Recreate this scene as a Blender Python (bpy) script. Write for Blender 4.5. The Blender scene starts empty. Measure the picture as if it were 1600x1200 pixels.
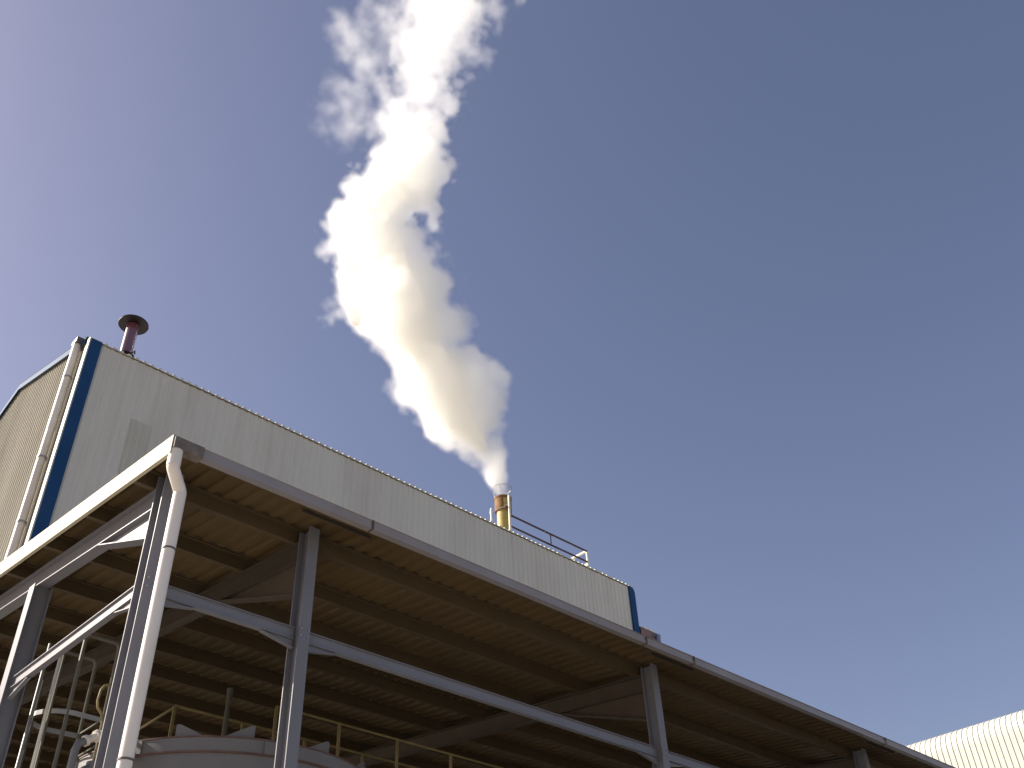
import bpy, bmesh, math, random
import numpy as np
from mathutils import Vector, Matrix, noise as mnoise

random.seed(7)
rng = np.random.default_rng(7)
scene = bpy.context.scene
COL = scene.collection
R = math.radians

# ------------------------------------------------------------------ camera
cam_d = bpy.data.cameras.new("camera")
cam = bpy.data.objects.new("camera", cam_d)
COL.objects.link(cam)
scene.camera = cam
cam_d.sensor_width = 36.0
cam_d.lens = 36.0 * 1551.26 / 1600.0
cam_d.clip_start = 0.1
cam_d.clip_end = 3000.0
YAW, PITCH, ROLL = R(44.3677), R(39.0738), R(-2.8551)
_f = Vector((math.cos(PITCH) * math.cos(YAW), math.cos(PITCH) * math.sin(YAW), math.sin(PITCH)))
_r = Vector((math.sin(YAW), -math.cos(YAW), 0))
_u = _r.cross(_f)
_r2 = math.cos(ROLL) * _r + math.sin(ROLL) * _u
_u2 = -math.sin(ROLL) * _r + math.cos(ROLL) * _u
m3 = Matrix((_r2, _u2, -_f)).transposed()
cam.matrix_world = Matrix.Translation((-3.5244, -8.5299, 1.6)) @ m3.to_4x4()

# ------------------------------------------------------------------ light
SUN_AZ, SUN_EL = R(130.0), R(32.0)          # azimuth from +X towards +Y
sun_dir = Vector((math.cos(SUN_AZ) * math.cos(SUN_EL), math.sin(SUN_AZ) * math.cos(SUN_EL), math.sin(SUN_EL)))
sd = bpy.data.lights.new("sun", "SUN")
sd.energy = 4.7
sd.angle = R(0.53)
sd.color = (1.0, 0.93, 0.80)
sun = bpy.data.objects.new("sun", sd)
COL.objects.link(sun)
sun.location = (-20, 20, 40)
sun.rotation_euler = sun_dir.to_track_quat("Z", "Y").to_euler()

world = bpy.data.worlds.new("World")
scene.world = world
world.use_nodes = True
wn, wl = world.node_tree.nodes, world.node_tree.links
wn.clear()
w_out = wn.new("ShaderNodeOutputWorld")
w_bg = wn.new("ShaderNodeBackground")
w_sky = wn.new("ShaderNodeTexSky")
w_sky.sky_type = "NISHITA"
w_sky.sun_disc = False
w_sky.sun_elevation = SUN_EL
w_sky.sun_rotation = R(90.0) - SUN_AZ
w_sky.altitude = 0.0
w_sky.air_density = 1.0
w_sky.dust_density = 1.8
w_sky.ozone_density = 1.0
w_bg.inputs["Strength"].default_value = 0.10
w_tint = wn.new("ShaderNodeMix")            # the phone camera's colour balance for the sky
w_tint.data_type = "RGBA"; w_tint.blend_type = "MULTIPLY"
w_tint.inputs[0].default_value = 1.0
w_tint.inputs[7].default_value = (0.87, 0.735, 0.755, 1.0)
wl.new(w_sky.outputs[0], w_tint.inputs[6])
wl.new(w_tint.outputs[2], w_bg.inputs["Color"])
wl.new(w_bg.outputs[0], w_out.inputs["Surface"])

scene.view_settings.view_transform = "Standard"
scene.view_settings.look = "None"
scene.view_settings.exposure = 0.85
scene.view_settings.gamma = 1.0
scene.view_settings.use_curve_mapping = False
scene.render.engine = "CYCLES"
cy = scene.cycles
cy.use_denoising = True
cy.max_bounces = 24
cy.diffuse_bounces = 5
cy.glossy_bounces = 3
cy.transparent_max_bounces = 8
cy.volume_bounces = 20
cy.volume_step_rate = 1.0
cy.use_adaptive_sampling = True
cy.sample_clamp_indirect = 6.0


# ------------------------------------------------------------------ materials
def mat(name, col, rough=0.6, metal=0.0, var=0.12, scale=2.0, dirt=None, dirt_amt=0.0, dirt_scale=0.6,
        stretch=(1, 1, 1), bump=0.0, bump_scale=40.0, spec=0.4, coat=0.0):
    m = bpy.data.materials.new(name)
    m.use_nodes = True
    n, l = m.node_tree.nodes, m.node_tree.links
    n.clear()
    out = n.new("ShaderNodeOutputMaterial")
    b = n.new("ShaderNodeBsdfPrincipled")
    l.new(b.outputs[0], out.inputs["Surface"])
    b.inputs["Roughness"].default_value = rough
    b.inputs["Metallic"].default_value = metal
    b.inputs["Specular IOR Level"].default_value = spec
    b.inputs["Coat Weight"].default_value = coat
    b.inputs["Coat Roughness"].default_value = 0.2
    geo = n.new("ShaderNodeNewGeometry")
    mp = n.new("ShaderNodeVectorMath"); mp.operation = "MULTIPLY"
    mp.inputs[1].default_value = stretch
    l.new(geo.outputs["Position"], mp.inputs[0])
    t = n.new("ShaderNodeTexNoise"); t.inputs["Scale"].default_value = scale; t.inputs["Detail"].default_value = 5
    l.new(mp.outputs[0], t.inputs["Vector"])
    mr = n.new("ShaderNodeMapRange")
    mr.inputs[1].default_value = 0.3; mr.inputs[2].default_value = 0.7
    mr.inputs[3].default_value = 1 - var; mr.inputs[4].default_value = 1 + var
    l.new(t.outputs["Fac"], mr.inputs[0])
    mul = n.new("ShaderNodeVectorMath"); mul.operation = "SCALE"
    mul.inputs[0].default_value = col[:3]
    l.new(mr.outputs[0], mul.inputs["Scale"])
    last = mul.outputs[0]
    if dirt is not None:
        t2 = n.new("ShaderNodeTexNoise"); t2.inputs["Scale"].default_value = dirt_scale; t2.inputs["Detail"].default_value = 8
        t2.inputs["Roughness"].default_value = 0.65
        l.new(mp.outputs[0], t2.inputs["Vector"])
        r2 = n.new("ShaderNodeMapRange"); r2.inputs[1].default_value = 0.45; r2.inputs[2].default_value = 0.72
        r2.inputs[3].default_value = 0; r2.inputs[4].default_value = dirt_amt
        l.new(t2.outputs["Fac"], r2.inputs[0])
        mx = n.new("ShaderNodeMix"); mx.data_type = "RGBA"
        l.new(r2.outputs[0], mx.inputs[0]); l.new(last, mx.inputs[6]); mx.inputs[7].default_value = (*dirt, 1)
        last = mx.outputs[2]
    l.new(last, b.inputs["Base Color"])
    if bump > 0:
        t3 = n.new("ShaderNodeTexNoise"); t3.inputs["Scale"].default_value = bump_scale; t3.inputs["Detail"].default_value = 3
        l.new(geo.outputs["Position"], t3.inputs["Vector"])
        bp = n.new("ShaderNodeBump"); bp.inputs["Strength"].default_value = bump; bp.inputs["Distance"].default_value = 0.01
        l.new(t3.outputs["Fac"], bp.inputs["Height"]); l.new(bp.outputs[0], b.inputs["Normal"])
    return m


M = {
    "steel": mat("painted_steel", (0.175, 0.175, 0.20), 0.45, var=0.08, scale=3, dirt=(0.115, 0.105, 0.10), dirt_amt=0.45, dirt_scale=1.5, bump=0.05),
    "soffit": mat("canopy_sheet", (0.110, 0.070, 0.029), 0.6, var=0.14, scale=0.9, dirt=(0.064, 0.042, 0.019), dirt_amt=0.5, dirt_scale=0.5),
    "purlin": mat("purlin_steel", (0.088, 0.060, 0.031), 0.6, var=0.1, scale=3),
    "gutter": mat("gutter_metal", (0.255, 0.245, 0.275), 0.5, var=0.08, scale=2, dirt=(0.23, 0.19, 0.155), dirt_amt=0.7, dirt_scale=0.35),
    "outlet": mat("outlet_metal", (0.17, 0.145, 0.13), 0.7, var=0.25, scale=14, dirt=(0.08, 0.06, 0.05), dirt_amt=0.7, dirt_scale=9),
    "fascia": mat("cream_flashing", (0.47, 0.42, 0.31), 0.6, var=0.05, scale=1.5, dirt=(0.32, 0.28, 0.20), dirt_amt=0.4, dirt_scale=1.2, spec=0.2),
    "pvc": mat("white_plastic_pipe", (0.74, 0.69, 0.64), 0.4, var=0.05, scale=2.5, dirt=(0.45, 0.38, 0.3), dirt_amt=0.45, dirt_scale=1.1, stretch=(1, 1, 0.4)),
    "joint": mat("pipe_joint", (0.12, 0.10, 0.10), 0.6),
    "facade": mat("facade_sheet", (0.625, 0.607, 0.54), 0.6, var=0.05, scale=0.5, dirt=(0.47, 0.435, 0.365), dirt_amt=0.5, dirt_scale=0.9, stretch=(1, 1, 0.18)),
    "patch": mat("replacement_sheet", (0.51, 0.49, 0.42), 0.6, var=0.05, scale=0.8),
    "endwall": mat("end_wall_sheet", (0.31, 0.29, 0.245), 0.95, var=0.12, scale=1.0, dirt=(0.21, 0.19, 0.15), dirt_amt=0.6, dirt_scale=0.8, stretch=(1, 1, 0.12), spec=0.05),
    "roof": mat("roof_sheet_metal", (0.62, 0.60, 0.53), 0.45, var=0.05),
    "blue": mat("blue_trim", (0.014, 0.062, 0.17), 0.7, var=0.10, scale=1.3, dirt=(0.026, 0.075, 0.145), dirt_amt=0.4, dirt_scale=0.8, spec=0.15),
    "trimlight": mat("pale_trim", (0.55, 0.53, 0.45), 0.5, var=0.05),
    "maroon": mat("maroon_steel", (0.014, 0.006, 0.009), 0.45, var=0.15, scale=4),
    "maroonpipe": mat("maroon_pipe", (0.15, 0.05, 0.065), 0.25, var=0.1, scale=4, spec=1.0, coat=1.0),
    "rust": mat("rusty_steel", (0.20, 0.095, 0.035), 0.8, var=0.3, scale=6, dirt=(0.20, 0.15, 0.05), dirt_amt=0.8, dirt_scale=3, bump=0.2),
    "yellow": mat("yellow_paint", (0.46, 0.36, 0.10), 0.55, var=0.2, scale=3, dirt=(0.14, 0.09, 0.03), dirt_amt=0.8, dirt_scale=1.6),
    "creampaint": mat("cream_paint", (0.78, 0.74, 0.60), 0.5, var=0.05),
    "railred": mat("dark_rail_paint", (0.055, 0.022, 0.035), 0.5, var=0.15, scale=3),
    "wire": mat("thin_wire", (0.4, 0.38, 0.34), 0.5),
    "tank": mat("tank_paint", (0.165, 0.163, 0.172), 0.55, var=0.06, scale=1.0, dirt=(0.12, 0.112, 0.112), dirt_amt=0.5, dirt_scale=1.2, stretch=(1, 1, 0.3)),
    "tankline": mat("tank_rust_seam", (0.14, 0.08, 0.07), 0.7, var=0.3, scale=6),
    "galv": mat("galvanised_steel", (0.30, 0.305, 0.31), 0.5, metal=0.2, var=0.12, scale=6),
    "cage": mat("cage_paint", (0.13, 0.125, 0.105), 0.6, var=0.12, scale=5, spec=0.2),
    "railyel": mat("yellow_rail_paint", (0.24, 0.19, 0.085), 0.6, var=0.15, scale=4),
    "brass": mat("brass_valve", (0.45, 0.33, 0.12), 0.35, metal=0.6, var=0.1),
    "house": mat("warehouse_sheet", (0.58, 0.57, 0.505), 0.6, var=0.04, scale=0.8, dirt=(0.46, 0.44, 0.37), dirt_amt=0.4, dirt_scale=0.8, stretch=(1, 1, 0.2), spec=0.2),
    "brownboard": mat("weathered_board", (0.20, 0.14, 0.14), 0.7, var=0.25, scale=5),
    "bluepipe": mat("grey_blue_pipe", (0.22, 0.26, 0.36), 0.5),
    "apron": mat("bright_bounce_apron", (0.50, 0.47, 0.41), 0.85, var=0.12, scale=0.4, dirt=(0.30, 0.275, 0.24), dirt_amt=0.6, dirt_scale=0.2),  # pale unseen slabs, added to lift bounced light under the left end
    "floor": mat("dark_bounce_floor", (0.05, 0.046, 0.042), 0.7, var=0.2, scale=0.6),  # dark unseen floor, added to cut bounced light on the canopy underside
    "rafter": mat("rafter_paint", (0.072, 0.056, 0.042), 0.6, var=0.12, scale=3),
    "verge": mat("grey_verge_cap", (0.10, 0.12, 0.13), 0.95, var=0.08, spec=0.05),
    "ground": mat("concrete_yard", (0.30, 0.285, 0.25), 0.88, var=0.12, scale=0.4, dirt=(0.21, 0.195, 0.17), dirt_amt=0.6, dirt_scale=0.12),
}


# ------------------------------------------------------------------ mesh builder
class MB:
    def __init__(self):
        self.v, self.f, self.s = [], [], []

    def add(self, verts, faces, smooth=False):
        o = len(self.v)
        self.v += [tuple(p) for p in verts]
        self.f += [[i + o for i in q] for q in faces]
        self.s += [smooth] * len(faces)
        return self

    def box(self, a, b):
        x0, y0, z0 = a; x1, y1, z1 = b
        return self.add([(x0, y0, z0), (x1, y0, z0), (x1, y1, z0), (x0, y1, z0), (x0, y0, z1), (x1, y0, z1), (x1, y1, z1), (x0, y1, z1)],
                        [(0, 3, 2, 1), (4, 5, 6, 7), (0, 1, 5, 4), (1, 2, 6, 5), (2, 3, 7, 6), (3, 0, 4, 7)])

    def prism(self, poly, axis, t0, t1, smooth=False):
        """closed polygon (2-D) extruded along an axis: 0 -> poly is (y,z); 1 -> (x,z); 2 -> (x,y)"""
        def pt(p, t):
            return [(t, p[0], p[1]), (p[0], t, p[1]), (p[0], p[1], t)][axis]
        n = len(poly)
        vs = [pt(p, t0) for p in poly] + [pt(p, t1) for p in poly]
        fs = [tuple(range(n))[::-1], tuple(range(n, 2 * n))]
        fs += [(i, (i + 1) % n, n + (i + 1) % n, n + i) for i in range(n)]
        return self.add(vs, fs)

    def sweep(self, poly, p0, p1, up):
        """closed 2-D polygon (side, up) swept from p0 to p1"""
        p0, p1, up = Vector(p0), Vector(p1), Vector(up)
        d = (p1 - p0).normalized(); side = d.cross(up).normalized(); u = side.cross(d)
        n = len(poly)
        vs = [p0 + side * a + u * b for a, b in poly] + [p1 + side * a + u * b for a, b in poly]
        fs = [tuple(range(n))[::-1], tuple(range(n, 2 * n))]
        fs += [(i, (i + 1) % n, n + (i + 1) % n, n + i) for i in range(n)]
        return self.add(vs, fs)

    def tube(self, pts, r, seg=12, cap=True):
        pts = [Vector(p) for p in pts]
        rings = []
        prev = None
        for i, p in enumerate(pts):
            if i == 0: d = pts[1] - p
            elif i == len(pts) - 1: d = p - pts[-2]
            else: d = (pts[i + 1] - p).normalized() + (p - pts[i - 1]).normalized()
            d.normalize()
            if prev is None:
                a = Vector((0, 0, 1)) if abs(d.z) < 0.9 else Vector((1, 0, 0))
                s = d.cross(a).normalized()
            else:
                s = (prev - d * prev.dot(d)).normalized()
            prev = s
            t = d.cross(s)
            rr = r[i] if isinstance(r, (list, tuple)) else r
            rings.append([p + (s * math.cos(2 * math.pi * k / seg) + t * math.sin(2 * math.pi * k / seg)) * rr for k in range(seg)])
        vs = [q for ring in rings for q in ring]
        fs = []
        for i in range(len(pts) - 1):
            for k in range(seg):
                a, b = i * seg + k, i * seg + (k + 1) % seg
                fs.append((a, b, b + seg, a + seg))
        self.add(vs, fs, True)
        if cap:
            self.add(rings[0], [tuple(range(seg))[::-1]]); self.add(rings[-1], [tuple(range(seg))])
        return self

    def lathe(self, prof, c, seg=32, closed=False):
        """profile [(r,z)] about the vertical axis through c"""
        vs, fs = [], []
        for r, z in prof:
            for k in range(seg):
                a = 2 * math.pi * k / seg
                vs.append((c[0] + r * math.cos(a), c[1] + r * math.sin(a), c[2] + z))
        n = len(prof)
        for i in range(n - 1 if not closed else n):
            j = (i + 1) % n
            for k in range(seg):
                k2 = (k + 1) % seg
                fs.append((i * seg + k, i * seg + k2, j * seg + k2, j * seg + k))
        return self.add(vs, fs, True)

    def mesh(self, name, m, bevel=0.0):
        me = bpy.data.meshes.new(name)
        me.from_pydata(self.v, [], self.f)
        me.materials.append(m)
        me.polygons.foreach_set("use_smooth", self.s)
        bm = bmesh.new(); bm.from_mesh(me)
        bmesh.ops.remove_doubles(bm, verts=bm.verts, dist=1e-6)
        bmesh.ops.recalc_face_normals(bm, faces=bm.faces)
        if bevel > 0:
            es = [e for e in bm.edges if len(e.link_faces) == 2 and e.calc_face_angle(0) > 1.0]
            bmesh.ops.bevel(bm, geom=es, offset=bevel, segments=1, affect="EDGES")
        # sharp edges so that smooth tubes keep crisp rims
        for e in bm.edges:
            if len(e.link_faces) == 2 and e.calc_face_angle(0) > 0.75:
                e.smooth = False
        bm.to_mesh(me); bm.free()
        return me

    def build(self, name, m, parent=None, bevel=0.0):
        return put(name, self.mesh(name, m, bevel), parent)


def put(name, me, parent=None, loc=None):
    o = bpy.data.objects.new(name, me)
    COL.objects.link(o)
    if parent is not None:
        o.parent = parent
        base = parent
        off = Vector((0, 0, 0))
        while base is not None:
            off += base.location
            base = base.parent
        o.location = -off if loc is None else Vector(loc) - off
    elif loc is not None:
        o.location = loc
    return o


def thing(name, label, cat, loc=(0, 0, 0), group=None):
    o = bpy.data.objects.new(name, None)
    COL.objects.link(o)
    o.location = loc
    o.empty_display_size = 0.3
    o["label"] = label; o["category"] = cat
    if group: o["group"] = group
    return o


def struct(o):
    o["kind"] = "structure"
    return o


def isec(w, h, tf=0.012, tw=0.009):
    """I-section outline, width w (side), height h (up)"""
    a, b, c = w / 2, h / 2, tw / 2
    return [(-a, -b), (a, -b), (a, -b + tf), (c, -b + tf), (c, b - tf), (a, b - tf), (a, b), (-a, b), (-a, b - tf), (-c, b - tf), (-c, -b + tf), (-a, -b + tf)]


def rib_profile(width, pitch, depth, top=0.35, slope=0.12, start=0.0):
    """open polyline of a trapezoid sheet: [(u, h)] over width; ribs stand up by depth"""
    pts = [(0.0, 0.0)]
    n = int(round(width / pitch))
    for i in range(n):
        c = (i + 0.5) * pitch
        hw = top * pitch / 2
        for u, h in ((c - hw - slope * pitch, 0), (c - hw, depth), (c + hw, depth), (c + hw + slope * pitch, 0)):
            pts.append((u, h))
    pts.append((n * pitch, 0.0))
    return pts


# ------------------------------------------------------------------ ground
g = MB()
g.add([(-400, -400, 0), (500, -400, 0), (500, 500, 0), (-400, 500, 0)], [(0, 1, 2, 3)])
struct(g.build("ground", M["ground"]))
# unseen slabs added for bounce: pale brightens soffit, dark dims it; open joints
for ix in range(5):
    for iy in range(4):
        x0, y0 = -12.0 + ix * 4.0, -6.0 + iy * 5.5
        struct(MB().box((x0, y0, -0.02), (x0 + 3.985, y0 + 5.485, 0.012)).build("bounce_slab", M["floor" if x0 > -5 and y0 > 4.5 else "apron"]))
for ix in range(5):
    for iy in range(4):
        x0, y0 = 8.0 + ix * 4.0, -6.0 + iy * 5.5
        struct(MB().box((x0, y0, -0.02), (x0 + 3.985, y0 + 5.485, 0.012)).build("dark_bounce_slab", M["floor"]))

# ------------------------------------------------------------------ canopy
SL = 0.108
def zr(y):                      # underside of the canopy sheets
    return 7.56 + SL * (y + 0.53)
CX0, CX1, CY1 = -0.227, 27.0, 15.85
canopy = thing("steel_canopy", "open sided steel canopy with brown ribbed underside in front of the pale factory", "canopy", (0.1, 0.1, 0))

# roof sheets, one metre each, ribs running down the slope
SW = 0.8
prof = rib_profile(SW, 0.2, 0.036, 0.36, 0.10)
def sheet_mesh(y0, y1):
    mb = MB()
    n = len(prof); t = 0.004
    vs = []
    for y in (y0, y1):
        z = SL * (y - y0)
        vs += [(u, y - y0, z + h) for u, h in prof] + [(u, y - y0, z + h + t) for u, h in prof]
    fs = []
    for i in range(n - 1):
        fs.append((i, i + 1, 2 * n + i + 1, 2 * n + i))
        fs.append((n + i, 3 * n + i, 3 * n + i + 1, n + i + 1))
        fs.append((i, n + i, n + i + 1, i + 1))
        fs.append((2 * n + i, 2 * n + i + 1, 3 * n + i + 1, 3 * n + i))
    fs.append((0, 2 * n, 3 * n, n)); fs.append((n - 1, 2 * n - 1, 4 * n - 1, 3 * n - 1))
    return mb.add(vs, fs).mesh("roof_sheet", M["soffit"])
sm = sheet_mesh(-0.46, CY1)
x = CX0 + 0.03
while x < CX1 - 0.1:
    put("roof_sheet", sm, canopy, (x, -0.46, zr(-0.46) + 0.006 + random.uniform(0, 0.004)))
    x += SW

# purlins: Z/C sections along the building
def purlin_mesh(x0, x1, h=0.17):
    w = 0.065
    t = 0.006
    poly = [(0, 0), (w, 0), (w, 0.02), (w - t, 0.02), (w - t, t), (t, t), (t, h - t), (-w + 2 * t, h - t), (-w + 2 * t, h - 0.02), (-w + t, h - 0.02), (-w + t, h), (t, h), (0, h)]
    return MB().prism(poly, 0, x0, x1).mesh("purlin", M["purlin"])
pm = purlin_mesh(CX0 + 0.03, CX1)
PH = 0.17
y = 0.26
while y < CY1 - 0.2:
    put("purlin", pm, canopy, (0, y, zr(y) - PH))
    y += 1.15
MB().prism([(-0.40, zr(-0.40) - 0.045), (-0.36, zr(-0.36) - 0.045), (-0.36, zr(-0.36)), (-0.40, zr(-0.40))], 0, CX0 + 0.03, CX1).build("eaves_angle", M["soffit"], canopy)

POSTX = [0.10, 1.85, 7.90, 13.86, 19.9, 25.9]
RD = 0.25                     # rafter depth
def zraf(y):                  # rafter top
    return zr(y) - PH
# rafters with haunches
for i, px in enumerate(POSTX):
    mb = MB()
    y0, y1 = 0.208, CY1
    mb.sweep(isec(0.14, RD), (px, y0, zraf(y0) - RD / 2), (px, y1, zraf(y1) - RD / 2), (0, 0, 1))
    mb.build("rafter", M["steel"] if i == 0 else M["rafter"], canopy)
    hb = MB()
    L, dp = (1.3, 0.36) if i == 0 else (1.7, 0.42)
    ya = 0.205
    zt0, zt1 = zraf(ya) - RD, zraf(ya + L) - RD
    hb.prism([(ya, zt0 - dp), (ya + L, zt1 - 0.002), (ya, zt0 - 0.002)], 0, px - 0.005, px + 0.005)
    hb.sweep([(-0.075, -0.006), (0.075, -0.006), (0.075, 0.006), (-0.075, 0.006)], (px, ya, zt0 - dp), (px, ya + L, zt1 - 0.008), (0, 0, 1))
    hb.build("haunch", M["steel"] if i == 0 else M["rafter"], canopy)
    # stub sleeve on the eaves beam above each post
    if i > 0:
        MB().box((px - 0.35, -0.27, zr(-0.25) - 0.05), (px + 0.60, -0.25, zr(-0.25) - 0.006)).build("eaves_cleat", M["rafter"], canopy)

# columns: H-sections, flange face towards the yard
for px in POSTX:
    MB().prism([(px + a, 0.1 + b) for a, b in isec(0.14 if px > 1 else 0.19, 0.20, 0.014, 0.01)], 2, 0.0, zr(0.0) - 0.03).build("column", M["steel"], canopy)
    MB().box((px - 0.17, -0.07, 0.0), (px + 0.17, 0.27, 0.02)).build("base_plate", M["steel"], canopy)
for gy in (3.23, 6.45, 9.65, 12.85):
    # flange face to the left end
    MB().prism([(0.1 + b, gy + a) for a, b in isec(0.17, 0.22, 0.014, 0.01)], 2, 0.0, zraf(gy) - RD - 0.004).build("gable_column", M["steel"], canopy)

# struts at mid height (I-beams) with small gussets at the posts
ZS = 6.36
SHT = 0.135
for a, b in zip(POSTX[:-1], POSTX[1:]):
    MB().sweep(isec(0.07, SHT, 0.009, 0.02), (a + (0.10 if a < 1 else 0.075), 0.10, ZS - SHT / 2), (b - 0.075, 0.10, ZS - SHT / 2), (0, 0, 1)).build("strut", M["steel"], canopy)
    for s, xx in ((1, a + (0.1 if a < 1 else 0.075)), (-1, b - 0.075)):
        zb = ZS - SHT - 0.002
        gb = MB().prism([(xx, zb), (xx + s * 0.40, zb), (xx, zb - 0.085)], 1, 0.094, 0.106)
        gb.sweep([(-0.025, -0.005), (0.025, -0.005), (0.025, 0.005), (-0.025, 0.005)], (xx, 0.10, zb - 0.085), (xx + s * 0.40, 0.10, zb - 0.006), (0, 0, 1))
        gb.build("gusset", M["steel"], canopy)
GY = [0.10, 3.23, 6.45, 9.65, 12.85, 15.85]
for a, b in zip(GY[:-1], GY[1:]):
    MB().sweep(isec(0.07, SHT, 0.009, 0.02), (0.07, a + (0.106 if a < 1 else 0.1), ZS - SHT / 2), (0.07, b - 0.1, ZS - SHT / 2), (0, 0, 1)).build("gable_strut", M["steel"], canopy)
    for s, yy in ((1, a + 0.105), (-1, b - 0.1)):
        zb = ZS - SHT - 0.002
        gb = MB().prism([(yy, zb), (yy + s * 0.45, zb), (yy, zb - 0.11)], 0, 0.064, 0.076)
        gb.sweep([(-0.025, -0.005), (0.025, -0.005), (0.025, 0.005), (-0.025, 0.005)], (0.07, yy, zb - 0.11), (0.07, yy + s * 0.45, zb - 0.006), (0, 0, 1))
        gb.build("gusset", M["steel"], canopy)
# bolts on the strut end plates
for bz in (ZS - 0.03, ZS - 0.12):
    for bx in (0.04, 0.16):
        MB().tube([(bx, -0.018, bz), (bx, 0.0, bz)], 0.012, 6).build("bolt", M["galv"], canopy)

for px in POSTX[1:4]:
    for sx_ in (-1, 1):
        for bz in (ZS - 0.03, ZS - 0.105):
            MB().tube([(px + sx_ * 0.045, -0.014, bz), (px + sx_ * 0.045, 0.0, bz)], 0.011, 6).build("bolt", M["galv"], canopy)

# verge flashing along the left end
yb = [-0.55, 2.45, 5.45, 8.45, 11.45, CY1]
for a, b in zip(yb[:-1], yb[1:]):
    mb = MB()
    top, bot = 0.045, -0.165
    b2 = b - 0.003
    mb.prism([(a, zr(a) + bot), (b2, zr(b2) + bot), (b2, zr(b2) + top), (a, zr(a) + top)], 0, CX0 - 0.012, CX0)
    mb.prism([(a, zr(a) + top), (b2, zr(b2) + top), (b2, zr(b2) + top + 0.004), (a, zr(a) + top + 0.004)], 0, CX0 - 0.012, CX0 + 0.16)
    mb.prism([(a, zr(a) + bot - 0.004), (b2, zr(b2) + bot - 0.004), (b2, zr(b2) + bot), (a, zr(a) + bot)], 0, CX0 - 0.012, CX0 + 0.03)
    mb.build("verge_flashing", M["fascia"], canopy)

# gutter: folded box section in lengths with jointing straps
def gutter_poly():
    y0, y1, z0, z1, t = -0.56, -0.475, 7.468, 7.575, 0.004
    return [(y0, z0), (y1, z0), (y1, z1), (y1 - t, z1), (y1 - t, z0 + t), (y0 + t, z0 + t), (y0 + t, z1 - 0.012), (y0 - 0.014, z1 - 0.004), (y0 - 0.014, z1), (y0, z1)]
gx = [0.10, 2.25, 7.05, 8.13, 13.6, 19.5, 27.0]
for a, b in zip(gx[:-1], gx[1:]):
    o = MB().prism(gutter_poly(), 0, a + 0.002, b - 0.002).build("gutter", M["gutter"], canopy)
for a in gx[1:-1]:
    MB().prism([(-0.579, 7.461), (-0.47, 7.461), (-0.47, 7.465), (-0.576, 7.465), (-0.576, 7.579), (-0.579, 7.579)], 0, a - 0.009, a + 0.009).build("gutter_strap", M["purlin"], canopy)
out = MB().box((CX0 + 0.002, -0.585, 7.45), (0.098, -0.46, 7.582)).build("gutter_outlet", M["outlet"], canopy, 0.004)
out["label"] = "dark stained gutter outlet box at the corner"

# downpipe with swan neck
r = 0.063
dp = bpy.data.objects.new("downpipe", None); COL.objects.link(dp)
dp.parent = canopy
dp.location = -canopy.location
OX, OY, PX_, PY_ = -0.165, -0.52, 0.02, -0.38
pts = [(OX, OY, 7.452), (OX, OY, 7.27), (OX + 0.01, OY + 0.008, 7.25), (PX_ - 0.015, PY_ - 0.01, 7.13), (PX_, PY_, 7.11), (PX_, PY_, 7.03)]
MB().tube(pts, r, 24).build("swan_neck", M["pvc"], dp)
MB().tube([(OX, OY, 7.449), (OX, OY, 7.272)], r + 0.005, 24).build("pipe_socket", M["pvc"], dp)
MB().tube([(PX_, PY_, 7.10), (PX_, PY_, 6.47)], r + 0.002, 24).build("pipe_length", M["pvc"], dp)
MB().tube([(PX_, PY_, 6.458), (PX_, PY_, 4.49)], r, 24).build("pipe_length", M["pvc"], dp)
MB().tube([(PX_, PY_, 4.478), (PX_, PY_, 0.1)], r, 24).build("pipe_length", M["pvc"], dp)
for z in (6.464, 4.484):
    MB().tube([(PX_, PY_, z - 0.009), (PX_, PY_, z + 0.009)], r + 0.006, 24).build("pipe_joint", M["joint"], dp)
for z in (3.4, 1.4):
    mb = MB().lathe([(r + 0.001, -0.02), (r + 0.006, -0.02), (r + 0.006, 0.02), (r + 0.001, 0.02)], (PX_, PY_, z), 24, True)
    mb.box((0.005, PY_ + 0.066, z - 0.02), (0.035, -0.001, z + 0.02)).build("pipe_bracket", M["galv"], dp)

# ------------------------------------------------------------------ factory building
FX0, FX1, FY0, FY1 = 3.39, 28.65, 16.0, 28.2
EAVE, RIDGE = 22.13, 23.97
YR = (FY0 + FY1) / 2
fac = thing("factory_building", "tall pale metal clad factory with blue corner trims behind the canopy", "factory", ((FX0 + FX1) / 2, (FY0 + FY1) / 2, 0))
# inner wall body behind the sheets
MB().prism([(FY0 + 0.07, 0), (FY1 - 0.07, 0), (FY1 - 0.07, EAVE - 0.08), (YR, RIDGE - 0.1), (FY0 + 0.07, EAVE - 0.08)], 0, FX0 + 0.07, FX1 - 0.07).build("wall", M["facade"], fac)

def clad_mesh(name, width, height, pitch, depth, m, top=0.35):
    """standing ribbed panel, local: u along +x, face to -y, z up"""
    pr = rib_profile(width - 0.004, (width - 0.004) / round(width / pitch), depth, top, 0.12)
    poly = [(u, -h - 0.012) for u, h in pr] + [(width - 0.004, 0.0), (0, 0.0)]
    return MB().prism(poly, 2, 0, height).mesh(name, m)
npan = 24
pw = (28.28 - 3.76) / npan
fm = clad_mesh("wall_sheet", pw, EAVE + 0.0, pw / 4, 0.016, M["facade"])
for i in range(npan):
    put("wall_sheet", fm, fac, (3.76 + i * pw, FY0 + 0.06 + random.uniform(-0.004, 0.004), 0))
pt = clad_mesh("replacement_sheet", 0.66, 1.95, 0.22, 0.022, M["patch"])
o = put("replacement_sheet", pt, fac, (5.21, FY0 + 0.024, 18.05))
o["label"] = "darker grey rectangular sheet on the pale wall"

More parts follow.
